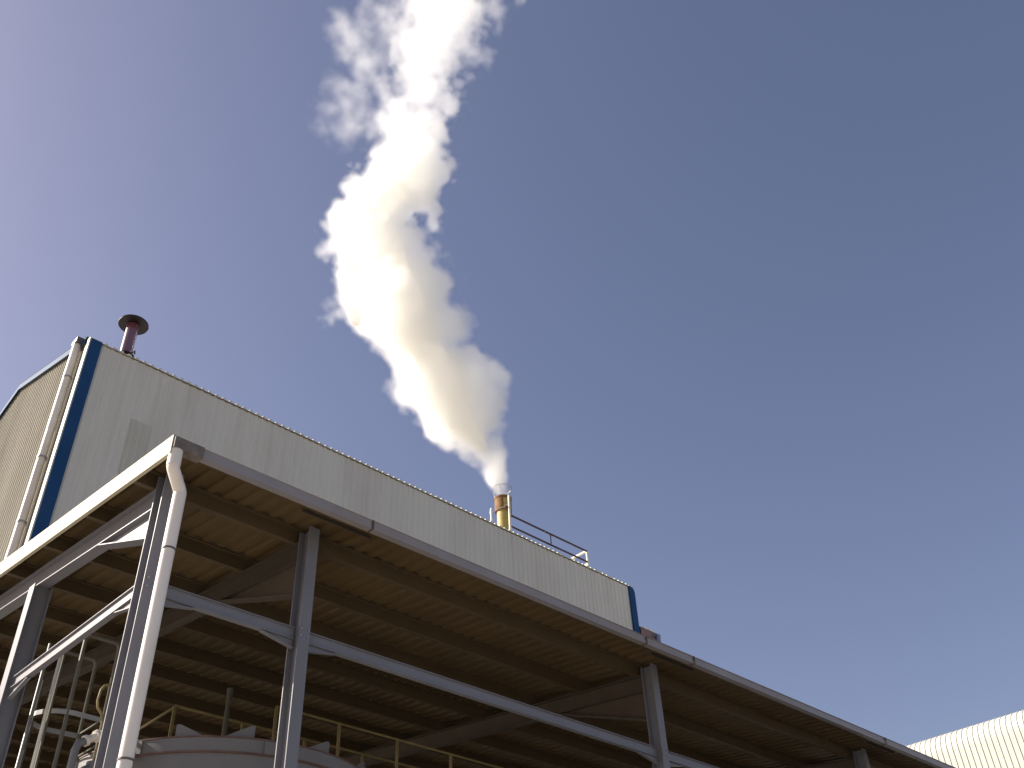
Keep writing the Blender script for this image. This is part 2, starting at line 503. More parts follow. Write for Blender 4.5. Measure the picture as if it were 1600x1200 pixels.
# end wall (left), ribs run upright, tops cut to the roof slope
nw = 12
ew = (FY1 - 0.2 - (FY0 + 0.25)) / nw
def ztop(y):
    return EAVE + (RIDGE - EAVE) * (1 - abs(y - YR) / (YR - FY0)) - 0.10
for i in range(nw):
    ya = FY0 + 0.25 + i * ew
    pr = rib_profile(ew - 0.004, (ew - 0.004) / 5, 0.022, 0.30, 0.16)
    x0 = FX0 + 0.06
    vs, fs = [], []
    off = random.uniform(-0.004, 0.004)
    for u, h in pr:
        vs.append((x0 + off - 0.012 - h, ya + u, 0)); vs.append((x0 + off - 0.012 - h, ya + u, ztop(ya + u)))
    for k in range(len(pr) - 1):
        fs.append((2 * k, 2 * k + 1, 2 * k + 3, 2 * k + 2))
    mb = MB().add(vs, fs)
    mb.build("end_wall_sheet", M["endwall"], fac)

# blue corner trims
def rounded_trim(x0, x1, round_right=False):
    z1 = EAVE + 0.04
    poly = [(x0, 0), (x1, 0)]
    if round_right:
        r0 = 0.26
        for k in range(6):
            a = k / 5 * math.pi / 2
            poly.append((x1 - r0 + r0 * math.cos(a), z1 - r0 + r0 * math.sin(a)))
    else:
        poly.append((x1, z1))
    poly.append((x0, z1))
    return MB().prism(poly, 1, FY0 - 0.02, FY0 + 0.05)
rounded_trim(FX0 + 0.03, 3.775).build("corner_trim", M["blue"], fac)
rounded_trim(28.285, FX1, True).build("corner_trim", M["blue"], fac)
MB().box((FX0 - 0.012, FY0 - 0.022, 0), (FX0 + 0.029, FY0 + 0.20, EAVE + 0.06)).build("corner_flashing", M["trimlight"], fac)
MB().box((FX1 - 0.06, FY0 + 0.052, 0), (FX1 + 0.002, FY1, EAVE - 0.2)).build("end_wall", M["endwall"], fac)
# verge trims up the gable
for s in (0, 1):
    mb = MB(); mb2 = MB()
    ya, yb_ = (FY0 + 0.22, YR) if s == 0 else (YR + 0.002, FY1)
    za, zb = ztop(ya) + 0.1, ztop(yb_) + 0.1
    mb.prism([(ya, za - 0.16), (yb_, zb - 0.16), (yb_, zb + 0.06), (ya, za + 0.06)], 0, FX0 - 0.07, FX0 - 0.045)
    mb2.prism([(ya, za + 0.062), (yb_, zb + 0.062), (yb_, zb + 0.15), (ya, za + 0.15)], 0, FX0 - 0.05, FX0 + 0.2)
    mb.build("verge_trim", M["blue"], fac)
    mb2.build("verge_cap", M["verge"], fac)
# right verge
for ya, yb_ in ((FY0 + 0.1, YR), (YR + 0.002, FY1)):
    za, zb = ztop(ya) + 0.1, ztop(yb_) + 0.1
    MB().prism([(ya, za - 0.3), (yb_, zb - 0.3), (yb_, zb + 0.05), (ya, za + 0.05)], 0, FX1 + 0.003, FX1 + 0.03).build("verge_trim", M["blue"], fac)
# roof sheets
rp = rib_profile(pw, pw / 4, 0.065, 0.3, 0.12)
def roof_mesh(y0, z0, y1, z1):
    vs = []
    n = len(rp)
    for yy, zz in ((y0, z0), (y1, z1)):
        vs += [(u, yy, zz + h) for u, h in rp] + [(u, yy, zz - 0.012) for u, h in rp]
    fs = []
    for i in range(n - 1):
        fs += [(i, i + 1, 2 * n + i + 1, 2 * n + i), (n + i, 3 * n + i, 3 * n + i + 1, n + i + 1), (i, n + i, n + i + 1, i + 1), (2 * n + i, 2 * n + i + 1, 3 * n + i + 1, 3 * n + i)]
    fs += [(0, 2 * n, 3 * n, n), (n - 1, 2 * n - 1, 4 * n - 1, 3 * n - 1)]
    return MB().add(vs, fs).mesh("factory_roof_sheet", M["roof"])
ra = roof_mesh(FY0 - 0.03, EAVE + 0.018, YR, RIDGE + 0.05)
rb = roof_mesh(YR + 0.002, RIDGE + 0.05, FY1 + 0.07, EAVE + 0.035)
for i in range(npan):
    put("roof_sheet", ra, fac, (3.76 + i * pw, 0, random.uniform(-0.006, 0.006)))
    put("roof_sheet", rb, fac, (3.76 + i * pw, 0, 0))
for xa, xb in ((FX0 + 0.05, 3.757), (28.283, FX1)):
    for y0, z0, y1, z1 in ((FY0 - 0.0, EAVE + 0.045, YR, RIDGE + 0.03), (YR, RIDGE + 0.03, FY1, EAVE + 0.045)):
        MB().prism([(y0, z0 - 0.01), (y1, z1 - 0.01), (y1, z1 + 0.03), (y0, z0 + 0.03)], 0, xa, xb).build("roof_edge", M["roof"], fac)
MB().prism([(YR - 0.25, RIDGE + 0.07), (YR, RIDGE + 0.14), (YR + 0.25, RIDGE + 0.07), (YR + 0.25, RIDGE + 0.06), (YR, RIDGE + 0.12), (YR - 0.25, RIDGE + 0.06)], 0, FX0, FX1).build("ridge_cap", M["roof"], fac)
# end-wall downpipe with a hopper head
fd = bpy.data.objects.new("downpipe", None); COL.objects.link(fd); fd.parent = fac; fd.location = -fac.location
MB().tube([(FX0 - 0.13, 16.62, 22.25), (FX0 - 0.13, 16.62, 19.0)], 0.125, 20).build("pipe_length", M["pvc"], fd)
MB().tube([(FX0 - 0.13, 16.62, 19.05), (FX0 - 0.13, 16.62, 15.0)], 0.118, 20).build("pipe_length", M["pvc"], fd)
MB().tube([(FX0 - 0.13, 16.62, 15.05), (FX0 - 0.13, 16.62, 0.0)], 0.125, 20).build("pipe_length", M["pvc"], fd)
MB().box((FX0 - 0.25, 16.40, 22.18), (FX0 - 0.02, 16.80, 22.36)).build("hopper_head", M["joint"], fd)
for z in (20.9, 18.0, 15.9):
    MB().lathe([(0.127, -0.03), (0.135, -0.03), (0.135, 0.03), (0.127, 0.03)], (FX0 - 0.13, 16.62, z), 20, True).build("pipe_clip", M["galv"], fd)

# ------------------------------------------------------------------ low annex right of the factory
an = thing("lower_annex", "low annex with a weathered brown eave peeping over the canopy gutter, right of the factory", "annex", (29.3, 18, 0))
MB().box((FX1 + 0.04, FY0 + 0.5, 0), (29.75, 24, 19.9)).build("wall", M["facade"], an)
MB().prism([(FY0 - 0.02, 20.24), (24.0, 21.3), (24.0, 21.42), (FY0 - 0.02, 20.36)], 0, FX1 + 0.04, 30.10).build("roof", M["outlet"], an)
MB().box((FX1 + 0.05, FY0 - 0.06, 20.0), (29.95, FY0 - 0.025, 20.30)).build("eave_board", M["brownboard"], an)
MB().box((29.0, FY0 - 0.02, 19.80), (29.5, FY0 + 0.49, 20.23)).build("eave_bracket", M["outlet"], an)
MB().tube([(29.72, FY0 - 0.16, 20.2), (29.72, FY0 - 0.16, 0)], 0.10, 12).build("downpipe", M["bluepipe"], an)
for xa, xb, h in ((28.95, 29.2, 0.10), (29.28, 29.62, 0.08)):
    MB().prism([(xa, 20.362), (xb, 20.362), (xb - 0.05, 20.362 + h), (xa + 0.03, 20.362 + h * 0.7)], 1, FY0 - 0.02, FY0 + 0.5).build("flashing", M["creampaint"], an)

# ------------------------------------------------------------------ smokestack
sx, sy = 22.66, 18.0
st = thing("smokestack", "short yellow smokestack with a rusty collar on the factory roof", "smokestack", (sx, sy, 22.7))
MB().lathe([(0.0, 0), (0.29, 0), (0.29, 2.35), (0.0, 2.35)], (sx, sy, 22.5), 28).build("flue", M["yellow"], st)
MB().lathe([(0.30, 0.0), (0.375, 0.02), (0.375, 0.62), (0.395, 0.63), (0.395, 0.70), (0.34, 0.70), (0.32, 0.1)], (sx, sy, 24.64), 32, True).build("collar", M["rust"], st)
a0 = -2.3
patch = []
for k in range(7):
    a = a0 + 0.13 * k
    patch.append((sx + 0.379 * math.cos(a), sy + 0.379 * math.sin(a)))
mb = MB()
vs = [(px_, py_, 24.78) for px_, py_ in patch] + [(px_, py_, 25.2) for px_, py_ in patch]
mb.add(vs, [(i, i + 1, 8 + i, 7 + i) for i in range(6)])
mb.build("inspection_plate", M["yellow"], st)
mb = MB().tube([(sx - 0.29, sy - 0.36, 24.62), (sx + 0.1, sy - 0.36, 24.55), (sx + 0.34, sy - 0.15, 24.5)], 0.03, 8)
mb.build("stay_band", M["rust"], st)
mb = MB()
mb.lathe([(0.40, 0.0), (0.425, 0.0), (0.425, 0.02), (0.40, 0.02)], (sx, sy, 25.86), 24, True)
for k in range(4):
    a = 0.5 + k * math.pi / 2
    mb.tube([(sx + 0.385 * math.cos(a), sy + 0.385 * math.sin(a), 25.38), (sx + 0.41 * math.cos(a), sy + 0.41 * math.sin(a), 25.87)], 0.012, 6)
for k in range(2):
    a = 0.5 + k * math.pi / 2
    c_, s_ = 0.41 * math.cos(a), 0.41 * math.sin(a)
    mb.tube([(sx - c_, sy - s_, 25.86), (sx + c_, sy + s_, 25.42)], 0.008, 6)
mb.build("wire_guard", M["wire"], st)

# ------------------------------------------------------------------ cowl vent
vx, vy = 5.18, 18.0
cv = thing("roof_vent", "maroon roof vent pipe with wide disc cap near left corner of factory roof", "roof vent", (vx, vy, 22.7))
MB().tube([(vx, vy, 22.5), (vx, vy, 25.12)], 0.20, 28).build("vent_pipe", M["maroonpipe"], cv)
MB().lathe([(0.0, 0.20), (0.12, 0.19), (0.49, 0.06), (0.505, 0.02), (0.49, -0.015), (0.22, 0.0), (0.0, 0.0)], (vx, vy, 25.14), 40).build("cap", M["maroon"], cv)
MB().lathe([(0.202, 0), (0.30, 0), (0.30, 0.03), (0.202, 0.06)], (vx, vy, 23.72), 24, True).build("flange", M["maroon"], cv)
for k in range(4):
    a = 0.3 + k * math.pi / 2
    mb = MB().tube([(vx + 0.29 * math.cos(a), vy + 0.29 * math.sin(a), 23.74), (vx + 0.45 * math.cos(a), vy + 0.45 * math.sin(a), 23.76), (vx + 0.47 * math.cos(a), vy + 0.47 * math.sin(a), 23.62)], 0.025, 6)
    mb.build("lug", M["maroon"], cv)

# ------------------------------------------------------------------ roof guard rail
gr = thing("guard_rail", "dark two bar guard rail with cream end posts along the factory roof edge", "railing", (23.6, 16.3, 22.2))
RY = 16.3
for z in (23.20, 22.67):
    MB().tube([(21.36, RY, z), (26.02, RY, z)], 0.042, 10).build("rail", M["railred"], gr)
MB().tube([(23.74, RY, 22.67), (23.74, RY, 23.20)], 0.022, 8).build("baluster", M["railred"], gr)
MB().tube([(21.34, RY, 22.2), (21.34, RY, 24.14)], 0.05, 10).build("post", M["creampaint"], gr)
MB().tube([(26.02, RY, 22.2), (26.02, RY, 23.16), (26.02, RY + 0.05, 23.22), (26.02, RY + 1.35, 23.22), (26.02, RY + 1.4, 23.17), (26.02, RY + 1.4, 22.6)], 0.06, 10).build("end_post", M["creampaint"], gr)
MB().tube([(26.02, RY - 0.01, 22.58), (26.02, RY + 1.35, 22.60)], 0.06, 10).build("end_rail", M["creampaint"], gr)
MB().tube([(20.3, RY, 22.2), (20.3, RY, 22.98), (20.35, RY + 0.05, 23.1), (20.6, RY + 0.35, 23.14)], 0.05, 10).build("post", M["creampaint"], gr)
MB().tube([(20.6, RY + 0.35, 23.14), (21.34, RY + 0.06, 23.75)], 0.02, 8).build("stay", M["wire"], gr)

# ------------------------------------------------------------------ tank under the canopy
tx, ty, tr, tz = 3.13, 3.61, 1.95, 5.80
tk = thing("storage_tank", "round grey steel tank with rusty rim seams under the canopy", "tank", (tx, ty, 0))
MB().lathe([(0, 0.0), (tr - 0.03, 0.0), (tr - 0.03, tz - 0.15)], (tx, ty, 0), 72).build("shell", M["tank"], tk)
MB().lathe([(tr - 0.028, tz - 0.16), (tr, tz - 0.16), (tr, tz - 0.012), (tr - 0.028, tz - 0.012)], (tx, ty, 0), 72, True).build("rim", M["tank"], tk)
for z in (tz - 0.178, tz - 0.010):
    MB().lathe([(tr - 0.028, z), (tr + 0.008, z), (tr + 0.008, z + 0.016), (tr - 0.028, z + 0.016)], (tx, ty, 0), 72, True).build("rim_seam", M["tankline"], tk)
MB().lathe([(tr - 0.02, tz + 0.004), (tr - 0.4, tz + 0.05), (0, tz + 0.16)], (tx, ty, 0), 72).build("lid", M["tank"], tk)
def lug(a, flip=1):
    ca, sa = math.cos(a), math.sin(a)
    tdir = Vector((-sa, ca, 0)) * flip
    rdir = Vector((ca, sa, 0))
    p = Vector((tx, ty, tz + 0.008)) + rdir * (tr - 0.05)
    mb = MB()
    t = 0.006
    prof_ = [(0, 0), (0.34, 0), (0.05, 0.15), (0, 0.155)]
    vs = [p + tdir * u + Vector((0, 0, h)) - rdir * t for u, h in prof_] + [p + tdir * u + Vector((0, 0, h)) + rdir * t for u, h in prof_]
    mb.add(vs, [(3, 2, 1, 0), (4, 5, 6, 7), (0, 1, 5, 4), (1, 2, 6, 5), (2, 3, 7, 6), (3, 0, 4, 7)])
    # stiffener at the tall end
    q = p - rdir * 0.0
    vs = [q + tdir * (-t), q + tdir * t, q - rdir * 0.22 + tdir * t, q - rdir * 0.22 - tdir * t]
    vs = vs + [vs[0] + Vector((0, 0, 0.155)), vs[1] + Vector((0, 0, 0.155)), vs[2] + Vector((0, 0, 0.02)), vs[3] + Vector((0, 0, 0.02))]
    mb.add(vs, [(3, 2, 1, 0), (4, 5, 6, 7), (0, 1, 5, 4), (1, 2, 6, 5), (2, 3, 7, 6), (3, 0, 4, 7)])
    mb.build("lifting_lug", M["tank"], tk)
for a, fl in ((-2.40, 1), (-1.93, -1), (-1.40, -1), (-0.95, -1), (2.9, 1), (0.4, 1), (1.6, 1)):
    lug(a, fl)
for a in (-1.83, -2.62):
    p = Vector((tx + (tr + 0.012) * math.cos(a), ty + (tr + 0.012) * math.sin(a), 0))
    t_ = Vector((-math.sin(a), math.cos(a), 0)); rr = Vector((math.cos(a), math.sin(a), 0))
    MB().sweep([(-0.07, -0.012), (0.07, -0.012), (0.07, 0.012), (-0.07, 0.012)], p + Vector((0, 0, tz - 0.165)), p + Vector((0, 0, tz - 0.02)), rr).build("rim_plate", M["tank"], tk)

# ladder with safety cage on the tank's left
ld = thing("caged_ladder", "grey ladder with hooped safety cage up the left of the tank", "ladder", (0.95, 3.33, 0))
for yy in (3.04, 3.66):
    MB().tube([(1.14, yy, 0), (1.14, yy, 7.0), (1.10, yy, 7.04), (0.75, yy, 7.04), (0.71, yy, 7.0), (0.71, yy, 4.4)], 0.026, 8).build("stile", M["cage"], ld)
for k in range(20):
    z = 0.4 + 0.3 * k
    MB().tube([(1.14, 3.04, z), (1.14, 3.66, z)], 0.012, 6).build("rung", M["cage"], ld)
hoop = [(1.14 - 0.0, 3.03)]
for k in range(13):
    a = -math.pi / 2 - k / 12 * math.pi
    hoop.append((0.80 + 0.37 * math.cos(a), 3.35 + 0.34 * math.sin(a)))
hoop.append((1.14, 3.67))
for z in (6.08, 5.2, 4.3, 3.4):
    mb = MB()
    for (x0, y0), (x1, y1) in zip(hoop[:-1], hoop[1:]):
        mb.sweep([(-0.004, -0.028), (0.004, -0.028), (0.004, 0.028), (-0.004, 0.028)], (x0, y0, z), (x1, y1, z), (0, 0, 1))
    mb.build("hoop", M["galv"], ld)
for k, zt in ((3, 6.75), (6, 6.95), (9, 6.6)):
    hx, hy = hoop[k + 1]
    hx -= 0.008 * (1 if k == 6 else 0.5)
    MB().tube([(hx, hy, 3.0), (hx, hy, zt)], 0.016 if k != 6 else 0.022, 8).build("cage_bar", M["cage"] if k != 6 else M["galv"], ld)
MB().tube([(0.46, 3.0, 4.0), (0.46, 3.0, 6.72)], 0.022, 8).build("cage_bar", M["creampaint"], ld)

# curved grab handle
gh = thing("grab_handle", "small curved cream grab handle beside the ladder top", "handle", (0.9, 2.62, 5.9))
MB().tube([(0.96, 2.62, 6.34), (0.90, 2.62, 6.31), (0.865, 2.61, 6.25), (0.85, 2.6, 6.12), (0.87, 2.6, 6.04), (0.93, 2.62, 6.0), (0.98, 2.64, 5.9), (0.98, 2.64, 0)], 0.016, 8).build("bar", M["railyel"], gh)

# flanged pipe with valves between the ladder and the corner post
pv = thing("flanged_pipe", "pale flanged pipe with brass valves between ladder and tank", "pipe", (0.95, 2.6, 0))
a_, b_ = Vector((0.80, 2.58, 5.64)), Vector((1.24, 2.62, 5.93))
MB().tube([a_, b_], 0.045, 14).build("pipe", M["pvc"], pv)
d_ = (b_ - a_).normalized()
for k, rr in ((0.0, 0.062), (0.14, 0.07), (0.30, 0.062), (0.42, 0.075)):
    MB().tube([a_ + d_ * k, a_ + d_ * (k + 0.035)], rr, 14).build("flange", M["pvc"], pv)
MB().tube([(1.02, 2.5, 5.64), (1.12, 2.5, 5.70)], 0.055, 10).build("valve_body", M["brass"], pv)
MB().tube([(1.07, 2.5, 5.67), (1.07, 2.42, 5.74)], 0.02, 8).build("valve_stem", M["brass"], pv)
MB().lathe([(0.045, 0), (0.06, 0), (0.06, 0.015), (0.045, 0.015)], (1.07, 2.42, 5.74), 14, True).build("hand_wheel", M["brass"], pv)
MB().tube([(1.10, 2.52, 5.82), (1.24, 2.52, 5.92)], 0.04, 10).build("valve_body", M["rust"], pv)
MB().tube([(0.86, 2.6, 5.33), (1.30, 2.6, 5.60), (1.4, 2.6, 5.6)], 0.05, 12).build("branch_pipe", M["tank"], pv)
MB().tube([(0.80, 2.58, 5.64), (0.74, 2.58, 5.60), (0.72, 2.58, 5.52), (0.72, 2.58, 0)], 0.045, 12).build("drop_pipe", M["tank"], pv)
MB().tube([(0.98, 2.62, 5.45), (0.98, 2.62, 0)], 0.085, 14).build("riser", M["tank"], pv)

# walkway over the tank with two railings
ww = thing("walkway", "narrow steel walkway crossing the tank top under the canopy", "walkway", (6, 4.05, 0))
MB().box((2.6, 3.6, 6.0), (9.6, 4.5, 6.03)).build("deck", M["cage"], ww)
for yy in (3.58, 4.505):
    MB().box((2.6, yy, 5.97), (9.6, yy + 0.015, 6.13)).build("edge_beam", M["cage"], ww)
for xx in (5.6, 9.4):
    for yy in (3.7, 4.4):
        MB().box((xx - 0.05, yy - 0.05, 0), (xx + 0.05, yy + 0.05, 5.97)).build("leg", M["steel"], ww)
def rail(yy, x0, x1, label, tilt=0.0):
    t = thing("handrail", label, "railing", ((x0 + x1) / 2, yy, 6.0), "railings of the tank walkway")
    for z, rr in ((7.07, 0.020), (6.52, 0.016)):
        MB().tube([(x0, yy, z), (x1, yy, z)], rr, 8).build("rail", M["railyel"], t)
    n = int(round((x1 - x0) / 1.09))
    for k in range(n + 1):
        xx = x0 + k * (x1 - x0) / n
        MB().box((xx - 0.022, yy - 0.012, 6.03), (xx + 0.022, yy + 0.012, 7.07)).build("post", M["railyel"], t)
    return t
rail(3.62, 3.80, 9.25, "yellowish handrail on the near edge of the tank walkway, right of the second post")
hb_ = rail(4.46, 2.68, 9.22, "dull handrail behind the tank lid, left of the second post")
MB().tube([(2.68, 4.46, 7.05), (2.68, 5.6, 7.03)], 0.02, 8).build("return_rail", M["railyel"], hb_)
vp = thing("vent_stub", "slim upright vent pipe rising from the tank lid", "pipe", (3.35, 4.2, 5.9))
MB().tube([(3.35, 4.2, 5.9), (3.35, 4.2, 7.36)], 0.035, 12).build("pipe", M["cage"], vp)
MB().tube([(3.35, 4.2, 7.30), (3.35, 4.2, 7.40)], 0.045, 12).build("cap", M["cage"], vp)

# ------------------------------------------------------------------ warehouse at the lower right
WX, WZ = 45.0, 18.15
wh = thing("cream_warehouse", "sunlit cream ribbed warehouse with a curved eave at the lower right", "warehouse", (52, 4, 0))
RC = 1.1
path = [(0.0, 0.0)]
for k in range(9):
    a = math.pi - k / 8 * (math.pi / 2 - 0.12)
    path.append((RC + RC * math.cos(a), WZ - RC + RC * math.sin(a)))
path.append((path[-1][0] + 9, path[-1][1] + 9 * 0.12))
pitch = 0.272
wpan = pitch * 4
wp = []
for i in range(4):
    c = (i + 0.5) * pitch
    wp += [(c - 0.5 * pitch, 0), (c - 0.028, 0), (c - 0.016, 0.028), (c + 0.016, 0.028), (c + 0.028, 0)]
wp.append((wpan - 0.003, 0))
vs, fs = [], []
npf = len(wp)
for i, (dx, z) in enumerate(path):
    if i == 0: t = (0, 1)
    else:
        t = (path[min(i + 1, len(path) - 1)][0] - path[i - 1][0], path[min(i + 1, len(path) - 1)][1] - path[i - 1][1])
        L = math.hypot(*t); t = (t[0] / L, t[1] / L)
    nx, nz = -t[1], t[0]
    for u, h in wp:
        vs.append((dx + nx * h, -u, z + nz * h))
for i in range(len(path) - 1):
    for k in range(npf - 1):
        fs.append((i * npf + k, i * npf + k + 1, (i + 1) * npf + k + 1, (i + 1) * npf + k))
wm = MB().add(vs, fs).mesh("clad_sheet", M["house"])
yy = 17.0
while yy > -14:
    put("clad_sheet", wm, wh, (WX + random.uniform(-0.006, 0.006), yy, 0))
    yy -= wpan
MB().box((WX + 0.3, yy + 0.05, 0), (WX + 9.5, 16.95, WZ - 0.6)).build("wall", M["house"], wh)

# ------------------------------------------------------------------ smoke plume
# centre line of the plume: x, y, z, radius in metres
AXIS = [(22.67, 18.0, 25.41, 0.34),
    (22.44, 18.0, 25.91, 0.41),
    (22.19, 18.0, 26.49, 0.56),
    (21.86, 18.0, 27.03, 0.76),
    (21.44, 18.0, 27.54, 1.08),
    (20.95, 18.0, 28.02, 1.34),
    (20.14, 18.0, 28.34, 1.79),
    (19.8, 18.0, 28.89, 2.14),
    (19.67, 18.0, 29.55, 2.37),
    (19.4, 18.0, 30.16, 2.56),
    (18.94, 18.0, 30.66, 2.48),
    (18.4, 18.0, 31.12, 2.3),
    (18.03, 18.0, 31.49, 2.14),
    (17.83, 18.0, 31.96, 2.18),
    (17.15, 18.0, 32.14, 2.55),
    (16.94, 18.0, 32.61, 2.56),
    (16.9, 18.0, 33.38, 2.68),
    (16.64, 18.0, 34.04, 2.58),
    (16.26, 18.0, 34.62, 2.37),
    (16.09, 18.0, 35.35, 2.22),
    (15.81, 18.0, 36.02, 2.25),
    (15.51, 18.0, 36.69, 2.11),
    (15.02, 18.0, 37.22, 1.66),
    (15.03, 18.0, 38.13, 1.54),
    (15.37, 18.0, 39.33, 1.65),
    (16.01, 18.0, 40.8, 2.25),
    (16.13, 18.0, 41.89, 2.58),
    (16.83, 18.0, 43.51, 2.08),
    (17.03, 18.0, 44.75, 1.96),
    (17.06, 18.0, 45.88, 1.84),
    (16.72, 18.0, 46.71, 1.74),
    (17.04, 18.0, 48.16, 1.92),
    (17.33, 18.0, 49.62, 2.14),
    (17.44, 18.0, 50.96, 2.28),
    (17.69, 18.0, 52.49, 2.33),
    (17.91, 18.0, 54.03, 2.41),
    (17.99, 18.0, 55.47, 2.6),
    (18.12, 18.0, 57.0, 2.61),
    (18.28, 18.0, 58.63, 2.64),
    (18.44, 18.0, 60.31, 2.66),
    (18.58, 18.0, 62.02, 2.67),
    (19.06, 18.0, 65.03, 3.02),
    (20.23, 18.0, 69.08, 3.39),
    (21.21, 18.0, 74.09, 3.81)]
STRAND = [(18.22, 17.2, 38.36, 0.19),
    (17.92, 17.2, 38.94, 0.41),
    (17.81, 17.2, 39.8, 0.5),
    (17.75, 17.2, 40.73, 0.5),
    (17.67, 17.2, 41.67, 0.69),
    (17.61, 17.2, 42.64, 0.83)]
BULGE = [(14.52, 18.3, 31.02, 0.97),
    (14.16, 18.3, 31.68, 1.12),
    (13.94, 18.3, 32.51, 1.11),
    (13.76, 18.3, 33.59, 1.06),
    (13.47, 18.3, 34.61, 1.1),
    (13.3, 18.3, 35.76, 1.08),
    (13.44, 18.3, 37.09, 1.08),
    (13.79, 18.3, 38.55, 1.15),
    (14.39, 18.3, 40.16, 1.23)]
WISPS = [(12.09, 18.31, 42.5, 0.59),
    (12.28, 19.01, 43.83, 0.5),
    (12.7, 17.91, 43.41, 0.64),
    (13.03, 16.95, 42.27, 0.61),
    (15.18, 18.72, 46.18, 0.71),
    (12.05, 18.27, 44.16, 0.59),
    (12.88, 17.92, 44.89, 0.61),
    (14.71, 19.26, 47.65, 0.75),
    (15.88, 19.31, 49.11, 0.72),
    (11.12, 17.15, 43.23, 0.5),
    (12.34, 17.4, 44.61, 0.62),
    (13.93, 18.26, 47.48, 0.61),
    (15.81, 19.29, 50.36, 0.78),
    (11.53, 16.99, 44.55, 0.69),
    (13.42, 18.21, 47.76, 0.77),
    (14.73, 18.22, 49.22, 0.68),
    (13.31, 19.47, 51.14, 0.67),
    (12.92, 16.95, 48.04, 0.67),
    (14.18, 16.63, 48.8, 0.74),
    (11.8, 17.49, 48.47, 0.61),
    (13.0, 19.5, 52.79, 0.76),
    (12.38, 16.59, 49.23, 0.6),
    (13.6, 16.97, 51.14, 0.67),
    (16.26, 19.38, 57.14, 0.78),
    (16.67, 18.06, 55.06, 0.7),
    (11.72, 18.36, 51.56, 0.69),
    (13.25, 18.66, 53.32, 0.69),
    (13.54, 18.06, 54.34, 0.74),
    (15.08, 18.24, 55.97, 0.64),
    (15.36, 16.68, 54.94, 0.74),
    (13.44, 17.56, 54.52, 0.72),
    (13.96, 16.68, 53.94, 0.66),
    (16.17, 17.87, 58.05, 0.78),
    (12.73, 17.44, 55.65, 0.65),
    (13.97, 17.63, 57.66, 0.71),
    (16.18, 18.71, 61.28, 0.71),
    (16.4, 17.22, 60.16, 0.76),
    (21.03, 16.81, 62.19, 0.83),
    (23.64, 17.82, 66.31, 0.89),
    (24.58, 18.45, 69.21, 0.8),
    (22.19, 16.86, 66.41, 0.79),
    (26.98, 19.02, 75.61, 0.96),
    (20.47, 18.43, 60.47, 0.81),
    (20.6, 17.38, 58.62, 0.69),
    (20.68, 17.75, 60.28, 0.73),
    (21.48, 16.97, 60.68, 0.85),
    (22.25, 19.46, 61.55, 0.97)]

LAT, DEP = Vector((0.72, -0.69, 0.0)), Vector((0.60, 0.62, -0.5)).normalized()

def ico(sub):
    bm = bmesh.new(); bmesh.ops.create_icosphere(bm, subdivisions=sub, radius=1.0)
    v = np.array([tuple(q.co) for q in bm.verts]); f = np.array([[q.index for q in t.verts] for t in bm.faces])
    bm.free(); return v, f
ICO = ico(2)

def puff_mesh(name, puffs, voxel):
    """union of spheres, remeshed into one closed skin"""
    V, Fc, o = [], [], 0
    for x, y, z, r in puffs:
        V.append(ICO[0] * r + np.array((x, y, z))); Fc.append(ICO[1] + o); o += len(ICO[0])
    V = np.concatenate(V); Fc = np.concatenate(Fc)
    me = bpy.data.meshes.new(name)
    me.from_pydata(V.tolist(), [], Fc.tolist())
    ob = bpy.data.objects.new(name, me); COL.objects.link(ob)
    rm = ob.modifiers.new("remesh", "REMESH"); rm.mode = "VOXEL"; rm.voxel_size = voxel; rm.use_smooth_shade = True
    dg = bpy.context.evaluated_depsgraph_get()
    res = bpy.data.meshes.new_from_object(ob.evaluated_get(dg))
    bpy.data.objects.remove(ob); bpy.data.meshes.remove(me)
    res.name = name
    return res

puffs, core = [], []

def strand(rows):
    axis = np.array(rows)
    # walk the axis in even steps
    seg = np.sqrt((np.diff(axis[:, :3], axis=0) ** 2).sum(1)); arc = np.concatenate([[0], np.cumsum(seg)])
    s = 0.0
    while s < arc[-1]:
        c = np.array([np.interp(s, arc, axis[:, k]) for k in range(4)])
        rad = c[3]
        puffs.append((*c[:3], rad * 0.70))
        if rad > 1.0 and c[2] < 41.0: core.append((*c[:3], rad * 0.40 - 0.12))
        n = 7 if rad > 0.9 else 4
        for k in range(n):
            pr = rad * rng.uniform(0.24, 0.42)
            a = rng.uniform(0, 2 * math.pi)
            q = (rad - pr) * rng.uniform(0.80, 1.02)
            d = LAT * math.cos(a) * q + DEP * math.sin(a) * q * 0.85
            puffs.append((c[0] + d.x, c[1] + d.y, c[2] + d.z + rng.uniform(-0.2, 0.2) * rad, pr))
        # always one on either rim so that the outline is kept
        for sg in (-1, 1):
            pr = rad * rng.uniform(0.22, 0.36)
            d = LAT * sg * (rad - pr)
            puffs.append((c[0] + d.x, c[1] + d.y + rng.uniform(-0.3, 0.3) * rad, c[2] + d.z, pr))
        s += max(rad * 0.22, 0.12)
strand(AXIS)
strand(BULGE)
for a, b in zip(STRAND[:-1], STRAND[1:]):
    for t in (0.0, 0.33, 0.66):
        c = [a[k] * (1 - t) + b[k] * t for k in range(4)]
        puffs.append((c[0] + rng.uniform(-0.15, 0.15), c[1], c[2], c[3] * rng.uniform(0.8, 1.1)))
wpuffs = []
for x, y, z, r in WISPS:
    wpuffs.append((x, y, z, r))
    for k in range(3):
        d = rng.normal(size=3) * r * 0.7
        wpuffs.append((x + d[0], y + d[1], z + d[2], r * rng.uniform(0.4, 0.8)))

